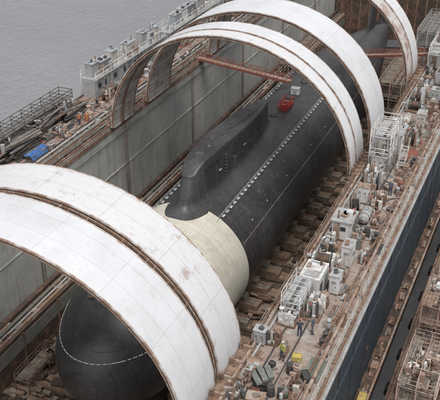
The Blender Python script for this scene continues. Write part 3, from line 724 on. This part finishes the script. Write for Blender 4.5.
machinery((18.7, 102.5, DZ), 1.6, 5, 2.4, 60); machinery((17, 122.6, DZ), 1.6, 5, 2.4, 60)
for y in (48, 58.5, 71.5, 90.5, 104): vent((20.0, y, DZ), RN.uniform(.6, 1.1), .13, RN.choice(['cream', 'grey', 'rustl']))
mast((20.9, 100, DZ), 6)
def deck_clutter(n_, yr, xs, mm, xr):
    for i in range(n_):
        y = RN.uniform(*yr); x = RN.uniform(*RN.choice(xs)); t = RN.random()
        if t < .15: crate((x, y, DZ), RN.uniform(.3, .6), RN.uniform(.3, .8), RN.uniform(.15, .4), RN.choice(['timber', 'rustl', 'green', 'rust', 'dark', 'timberg']), RN.uniform(0, 1.5))
        elif t < .42: hose((x, y, DZ), RN.choice(['black', 'dark', 'redb', 'rust', 'rustl']), RN.uniform(2, 6), RN.uniform(.025, .05), xr)
        elif t < .66: stack('plank_pile', (x, y, DZ), RN.uniform(1.0, 2.4), 3, .6, ['timber', 'rustl', 'rust', 'grey', 'timberg'], RN.uniform(-.25, .25), (.04, .1), .12, 2)
        elif t < .71: drum((x, y, DZ), RN.choice(['rust', 'rustl', 'dark', 'redb']))
        elif t < .94: machinery((x, y, DZ), .8, RN.uniform(.9, 1.8), RN.uniform(.5, 1.1), 14, BR)
        else: cabinet((x, y, DZ), RN.uniform(.4, .6), RN.uniform(.4, .7), RN.uniform(.6, 1.1), RN.choice(mm), RN.choice([0, .1, pi / 2]), 1)
deck_clutter(100, (36, 116), [(16.2, 16.6), (18.8, 20.2), (19.2, 20.2), (16.5, 19.5)], ['rustl', 'grey', 'cream'], (15.3, 21.2))

# --- far (left) deck
for (x, y, L, w, lay, rz) in ((-21.2, 59, 5, 2.2, 5, .05), (-20.8, 64, 5.5, 2.8, 8, -.06), (-21.2, 69.5, 5, 2.2, 9, .1), (-20.9, 74.5, 4.2, 2.6, 6, -.12)):
    stack('timber_stack', (x, y, DZ), L, 8, w, ['timberg', 'timber', 'dark', 'timberg', 'rustd', 'timberg'], rz, (.1, .24), .14, lay + 1)
scaffold('scaffold_rack', (-22.6, 60, DZ), 1, 8, 1, 1.9, 1.9, 2.4, 'dark', 0, 'timberg')
for yy in (61.5, 67, 72.6): machinery((-21.0, yy, DZ + 1.3), 2.0, 4, 1.2, 40, ('dark', 'rustd', 'timberg', 'grey', 'rust', 'timberg'), 0, 'scrap_heap')
b = B(); rows = [[(-19.3 + i * .32, 62.6 + j * .4, DZ + .5 + RN.uniform(-.14, .14) + (-.45 if i in (0, 5) else 0)) for i in range(6)] for j in range(9)]; b.grid(rows, 'blue', sm=False)
o = b.done('blue_tarpaulin'); md = o.modifiers.new('s', 'SOLIDIFY'); md.thickness = .03
crate((-18.5, 64.3, DZ), 1.1, 2.8, .3, 'timber')
def superstructure(y0, y1):
    e = empty('dock_superstructure', (-21.7, (y0 + y1) / 2, DZ)); L = y1 - y0; yc = (y0 + y1) / 2; x0, x1 = -22.7, -20.8; xc = (x0 + x1) / 2
    b = B(); y = y0
    while y < y1:
        w_ = min(RN.uniform(3, 5.5), y1 - y); g = RN.choice([0, .5, 1.2]); mt = RN.choice(['bluegrey', 'grey', 'white', 'bluegrey'])
        b.box((xc, y + (w_ - g) / 2, 1.2 + DZ), (x1 - x0, w_ - g, 2.4), mt)
        for i in range(int((w_ - g) / .8)): b.box((x1 + .02, y + .4 + i * .8, DZ + 1.2), (.05, .06, 2.3), mt)
        y += w_
    b.done('lower_level', parent=e)
    b = B(); y = y0 + .4
    while y < y1 - 1:
        w_ = min(RN.uniform(1.4, 3.0), y1 - y); h_ = RN.uniform(.9, 1.9)
        if RN.random() < .72:
            mt = RN.choice(['bluegrey', 'white', 'grey', 'cream'])
            b.box((xc - .2, y + w_ / 2, DZ + 2.5 + h_ / 2), (RN.uniform(.8, 1.3), w_ - .3, h_), mt); b.box((xc - .2, y + w_ / 2, DZ + 2.54 + h_), (1.35, w_ - .2, .07), RN.choice(['bluegrey', 'grey', 'bluegrey']))
            for q in range(3): b.box((xc + RN.uniform(-.4, .2), y + RN.uniform(.3, w_ - .3), DZ + 2.7 + h_), (.3, .4, .25), RN.choice(['grey', 'bluegrey', 'dark']))
        y += w_
    b.done('upper_level', parent=e)
    machs = ('bluegrey', 'white', 'grey', 'rustl', 'cream')
    b = B(); b.box((xc, yc, DZ + 2.45), (x1 - x0 + .5, L, .1), 'grey')
    y = y0
    while y <= y1:
        for x in (x0 - .15, x1 + .2):
            b.cyl((x, y, DZ), (x, y, DZ + 3.5), .04, 'white', 5)
        b.box((x1 + .2, y, DZ + 1.2), (.08, .08, 2.4), 'grey'); y += 1.9
    for z in (2.95, 3.5):
        for x in (x0 - .15, x1 + .2): b.cyl((x, y0, DZ + z), (x, y1, DZ + z), .035, 'white', 5)
    for i in range(int(L * 2)):
        y = RN.uniform(y0 + .3, y1 - .3); h_ = RN.uniform(.2, 1.2); b.box((RN.uniform(x0 + .2, x1), y, DZ + 2.5 + h_ / 2), (RN.uniform(.15, .4), RN.uniform(.15, .8), h_), RN.choice(machs))
    b.done('platform_and_rails', parent=e)
    b = B(); y = y0 + .8
    while y < y1 - 1:
        if RN.random() < .5: b.box((x1 + .05, y + .3, DZ + 1.5), (.08, .7, .6), 'glass')
        elif RN.random() < .5: b.box((x1 + .06, y + .3, DZ + 1.05), (.06, .7, 1.9), RN.choice(['rustl', 'green', 'grey']))
        y += 1.3
    b.done('doors_and_windows', parent=e)
    b = B(); y = y0 + 2
    while y < y1: b.cyl((xc, y, DZ + 2.4), (xc, y, DZ + RN.uniform(4.2, 5.2)), RN.uniform(.05, .1), RN.choice(['rust', 'grey']), 8); y += RN.uniform(2, 6)
    b.done('exhaust_pipes', parent=e)
superstructure(80.5, 100); superstructure(101, 130); superstructure(131, 175)
for yy in (82, 89, 96, 104, 110, 118, 126, 136): machinery((-19.6, yy, DZ), 1.2, RN.uniform(2, 4), 1.7, 34, BR)
winch((-19.3, 93.3, DZ), pi / 2, 'grey')
for y in (78.5, 100.8, 109, 131): bollard((-19.7, y, DZ))
for y in (80, 87, 97, 114): vent((-18.9, y, DZ), RN.uniform(.8, 1.2), .16, RN.choice(['grey', 'rustl']))
capstan((-19.2, 76.2, DZ), 'pink'); capstan((-18.6, 90, DZ), 'grey'); reel((-18.6, 84, DZ), .7, .6); drum((-18.2, 74.2, DZ), 'orange'); drum((-18.4, 78.2, DZ), 'pink'); mast((-20.4, 110, DZ), 6.5)
deck_clutter(100, (52, 150), [(-18.9, -17.3), (-20.5, -19.2), (-16.9, -16.5)], ['grey', 'rustl', 'cream'], (-22.5, -15.3))

# ------------------------------------------------------------------ work barge beside the dock
bz = 7.4
barge = empty('work_barge', (30, 80, bz))
b = B(); b.box((35.5, 80, 3.2), (22.4, 130, 8.4), 'rustd'); b.box((35.5, 80, bz + .04), (22.5, 130, .08), 'rustl'); b.box((24.35, 80, bz + .2), (.2, 129, .3), 'rust')
y = 17
while y < 144: b.box((24.2, y, 4), (.25, .5, 6), 'rust'); y += 3.5
b.done('barge_hull', parent=barge)
b = B(); y = 20
while y < 142: b.cyl((24.1, y, 5.9), (24.1, y + 1.2, 5.9), .42, 'black', 12); y += 5.1
b.done('fenders', parent=barge)
railing('guard_railing', [(24.8, 20), (24.8, 140)], mat='rustl', base=bz + .08, gaps=.15)
for i in range(62):
    y = 47 + i * .95 + RN.uniform(-.4, .4); x = RN.uniform(25.8, 29.5)
    t = RN.random()
    if t < .3: stack('steel_plate_pile', (x, y, bz + .08), RN.uniform(1.4, 3), RN.randint(2, 4), RN.uniform(1, 2), ['pink', 'rustl', 'pink', 'cream', 'rust'], RN.uniform(-.4, .4), (.06, .22), .2, RN.randint(3, 8))
    elif t < .5: stack('scrap_beam_pile', (x, y, bz + .08), RN.uniform(2, 4), 5, RN.uniform(1, 1.8), ['rust', 'rustl', 'timber', 'pink', 'timberg'], RN.uniform(-.5, .5), (.06, .2), .25, RN.randint(2, 5))
    elif t < .75: machinery((x, y, bz + .08), RN.uniform(1.2, 2.2), RN.uniform(1.5, 3), RN.uniform(1.2, 3.2), 40, ('pink', 'rustl', 'cream', 'rust', 'pink', 'white', 'rustd'), 0, 'barge_machinery')
    elif t < .87: cabinet((x, y, bz + .08), RN.uniform(.8, 1.6), RN.uniform(.8, 1.4), RN.uniform(.8, 1.8), RN.choice(['cream', 'pink', 'rustl', 'white']), RN.uniform(-.2, .2))
    else: crate((x, y, bz + .08), 1.2, 1.4, .9, RN.choice(['timber', 'pink', 'rustl']), RN.uniform(0, 1))
for (y, ny, nz, mt) in ((50.5, 4, 2, 'pink'), (59, 3, 3, 'rustl'), (66, 5, 1, 'pink'), (77, 3, 3, 'cream'), (84, 4, 2, 'rustl')):
    scaffold('scaffold_tower', (25.5, y, bz + .08), 2, ny, nz, 1.5, 1.7, 2.2, mt, 0, RN.choice(['pink', 'timber', 'rustl']), .045)
for (y, nz) in ((52, 2), (61, 3), (70, 1), (79, 3), (87, 2)):
    machinery((27.0, y + 1.5, bz + .1 + nz * 2.2), 2.6, 4.5, 1.0, 36, ('pink', 'cream', 'rustl', 'timber', 'white', 'rust'), slab=False, name='staged_equipment')
crate((22.4, 52.5, 7.05), .6, 1.0, .5, 'yellow'); crate((22.4, 57, 7.05), .6, 1, .5, 'rustl')
for i in range(26):
    y = 44 + i * 2.1 + RN.uniform(-.6, .6); stack('plank_pile', (22.3, y, 7.05), RN.uniform(.8, 1.8), 2, .5, ['timber', 'rustl', 'rust', 'rustd'], 0, (.05, .14), .15, RN.randint(1, 3))

# ------------------------------------------------------------------ people
def skin_mesh(verts, edges, radii, sub=1):
    me = bpy.data.meshes.new('tmp'); me.from_pydata(verts, edges, []); o = bpy.data.objects.new('tmp', me); COL.objects.link(o)
    o.modifiers.new('k', 'SKIN')
    for i, r in enumerate(radii): me.skin_vertices[0].data[i].radius = (r, r) if not isinstance(r, tuple) else r
    me.skin_vertices[0].data[0].use_root = True
    if sub: md = o.modifiers.new('u', 'SUBSURF'); md.levels = sub; md.render_levels = sub
    dg = bpy.context.evaluated_depsgraph_get(); dg.update()
    r = bpy.data.meshes.new_from_object(o.evaluated_get(dg)); bpy.data.objects.remove(o); return r
def person_mesh(armL, armR, stride=.0, lean=0.0):
    S = lambda x, z: (x, lean * max(0, z - .95), z)
    V = [(0, 0, .97), S(0, 1.18), S(0, 1.38), S(0, 1.50), S(0, 1.56)]; E = [(0, 1), (1, 2), (2, 3), (3, 4)]; Rr = [(.15, .115), (.14, .11), (.165, .12), (.058, .058), (.055, .055)]
    hands = []
    for sx, (el, wr) in ((-1, armL), (1, armR)):
        i = len(V); sh = Vector(S(sx * .185, 1.42)); e = sh + Vector((sx * el[0], el[1], el[2])); w = e + Vector((sx * wr[0], wr[1], wr[2]))
        d = (w - e).normalized(); V += [tuple(sh), tuple(e), tuple(w), tuple(w + d * .08)]; E += [(2, i), (i, i + 1), (i + 1, i + 2), (i + 2, i + 3)]; Rr += [(.07, .07), (.05, .05), (.033, .033), (.03, .022)]
        hands.append((w, d, sx))
        j = len(V); st = stride * sx; V += [(sx * .095, .0, .9), (sx * .11, st * .5 + .03, .5), (sx * .11, st - (.05 if st < 0 else 0), .10), (sx * .12, st + .17, .045)]
        E += [(0, j), (j, j + 1), (j + 1, j + 2), (j + 2, j + 3)]; Rr += [(.095, .095), (.065, .065), (.05, .05), (.048, .04)]
    me = skin_mesh(V, E, Rr, 2)
    parts = [(me, 'body')]
    for w, d, sx in hands:
        side = d.cross(Vector((0, 0, 1))); side = side.normalized() if side.length > .1 else Vector((0, 1, 0)); cu = Vector((0, 0, -1)) if abs(d.z) < .7 else Vector((-sx, 0, 0))
        for q, L in ((-1.5, .065), (-.5, .078), (.5, .074), (1.5, .058)):
            p0 = w + d * .06 + side * q * .012; p1 = w + d * .105 + side * q * .02; p2 = p1 + d * L * .5 + cu * .01; p3 = p2 + d * L * .4 + cu * .03
            parts.append((skin_mesh([tuple(p) for p in (p0, p1, p2, p3)], [(0, 1), (1, 2), (2, 3)], [.011, .010, .009, .008], 1), 'hand'))
        p0 = w + d * .03; p1 = w + d * .06 - side * .045; p2 = p1 + d * .04 - side * .01
        parts.append((skin_mesh([tuple(p) for p in (p0, p1, p2)], [(0, 1), (1, 2)], [.014, .012, .01], 1), 'hand'))
    return parts, Vector(S(0, 1.56)), [w for w, _, _ in hands]
def worker(loc, rz, top, legs, hat, armL=((.05, .02, -.28), (-.02, .16, -.2)), armR=((.05, .02, -.28), (-.02, .16, -.2)), stride=0.0, lean=0.0, k_=1.0):
    e = empty('dock_worker', loc)
    parts, hb, hs = person_mesh(armL, armR, stride, lean)
    for me, kind in parts:
        o = bpy.data.objects.new(kind, me); COL.objects.link(o); o.parent = e
        me.materials.clear()
        if kind == 'body':
            for mt in (top, legs, 'boot', 'skin'): me.materials.append(M[mt])
            for p in me.polygons:
                c = p.center; p.use_smooth = True
                if c.z < .14: p.material_index = 2
                elif abs(c.x) > .12 and min((c - w).length for w in hs) < .09: p.material_index = 3
                elif c.z > 1.485 and abs(c.x) < .09: p.material_index = 3
                elif c.z < .93 and abs(c.x) < .21: p.material_index = 1
        else:
            me.materials.append(M['skin']); [setattr(p, 'use_smooth', True) for p in me.polygons]
    b = B(); c = hb + Vector((0, .015, .105))
    ring = []
    for j in range(13):
        t = -pi / 2 + pi * j / 12; row = []
        for i in range(20):
            a = 2 * pi * i / 20; w = .078 * math.cos(t); d_ = .098 * math.cos(t); z = .122 * math.sin(t)
            if z < -.03: w *= .86; d_ *= .9
            row.append(c + Vector((w * math.cos(a), d_ * math.sin(a), z)))
        ring.append(row)
    b.grid(ring, 'skin', closed=True)
    b.box(c + Vector((0, .102, -.015)), (.026, .035, .045), 'skin', rx=.35); b.box(c + Vector((0, .088, -.062)), (.045, .012, .01), 'redb')
    for sx in (-1, 1): b.box(c + Vector((sx * .03, .091, .012)), (.022, .012, .01), 'boot'); b.box(c + Vector((sx * .08, 0, -.01)), (.018, .035, .06), 'skin')
    b.lathe(c + Vector((0, -.02, -.03)), [(.07, -.04), (.088, .0), (.092, .05)], 'hair', 14)
    b.done('head', (0, 0, 0)).parent = e
    b = B()
    b.lathe(c + Vector((0, -.012, .03)), [(.102, -.01), (.106, 0), (.106, .03), (.095, .07), (.06, .105), (.01, .115)], hat, 18)
    b.box(c + Vector((0, .1, .035)), (.12, .07, .012), hat)
    b.done('helmet', (0, 0, 0)).parent = e
    e.rotation_euler = (0, 0, rz); e.scale = (k_, k_, k_); return e
point = ((.04, .14, -.22), (0, .25, -.02)); hang = ((.05, 0, -.28), (.0, .05, -.25)); fwd = ((.04, .08, -.26), (-.05, .24, -.02))
worker((17.9, 43.4, DZ), 2.6, 'hivis', 'navy', 'cream', hang, point, .08)
worker((18.2, 46.4, DZ), .2, 'navy', 'navy', 'orange', fwd, fwd)
worker((19.0, 47.2, DZ), 1.4, 'jean', 'jean', 'cream', hang, fwd, .1)
worker((19.4, 71.0, DZ), 3.0, 'jean', 'navy', 'cream', hang, point)
worker((-18.2, 72.6, DZ), 1.0, 'orange', 'navy', 'cream', hang, hang, .15)
worker((-18.0, 94.0, DZ), -2.0, 'navy', 'navy', 'cream', fwd, hang)
worker((-18.4, 126.0, DZ), 0.4, 'jean', 'navy', 'orange', hang, hang, .2)
worker((-17.6, 127.0, DZ), -2.4, 'navy', 'navy', 'cream', hang, fwd)
worker((-.9, 104.0, ZT - .05), 1.0, 'navy', 'navy', 'cream', hang, fwd)

# ------------------------------------------------------------------ light, sky, camera
sd = Vector((0.30, -0.40, 1.1)).normalized()
elev = math.asin(sd.z); az = math.atan2(sd.x, sd.y)
w = bpy.data.worlds.new('World'); sc.world = w; w.use_nodes = True
nt = w.node_tree; n = nt.nodes; bg = n['Background']
sky = n.new('ShaderNodeTexSky'); sky.sky_type = 'NISHITA'; sky.sun_disc = False; sky.sun_elevation = elev; sky.sun_rotation = az
sky.dust_density = 4; sky.air_density = 1.0
hs = n.new('ShaderNodeHueSaturation'); hs.inputs['Saturation'].default_value = 0.22
lin(nt, sky.outputs[0], hs.inputs['Color']); lin(nt, hs.outputs[0], bg.inputs['Color']); bg.inputs['Strength'].default_value = 0.15
L = bpy.data.lights.new('sun', 'SUN'); L.energy = 1.45; L.angle = math.radians(30); L.color = (1, .96, .92)
lo = bpy.data.objects.new('sun', L); COL.objects.link(lo); lo.rotation_euler = sd.to_track_quat('Z', 'Y').to_euler(); lo.location = (60, -40, 120)
cam = bpy.data.cameras.new('camera'); co = bpy.data.objects.new('camera', cam); COL.objects.link(co)
co.location = (32, 0, 57.5); co.rotation_euler = (math.radians(60), 0, math.radians(23.8)); cam.sensor_width = 36; cam.lens = 65.45
cam.clip_start = 1; cam.clip_end = 6000; sc.camera = co
sc.view_settings.view_transform = 'Standard'; sc.view_settings.look = 'None'; sc.view_settings.exposure = 0
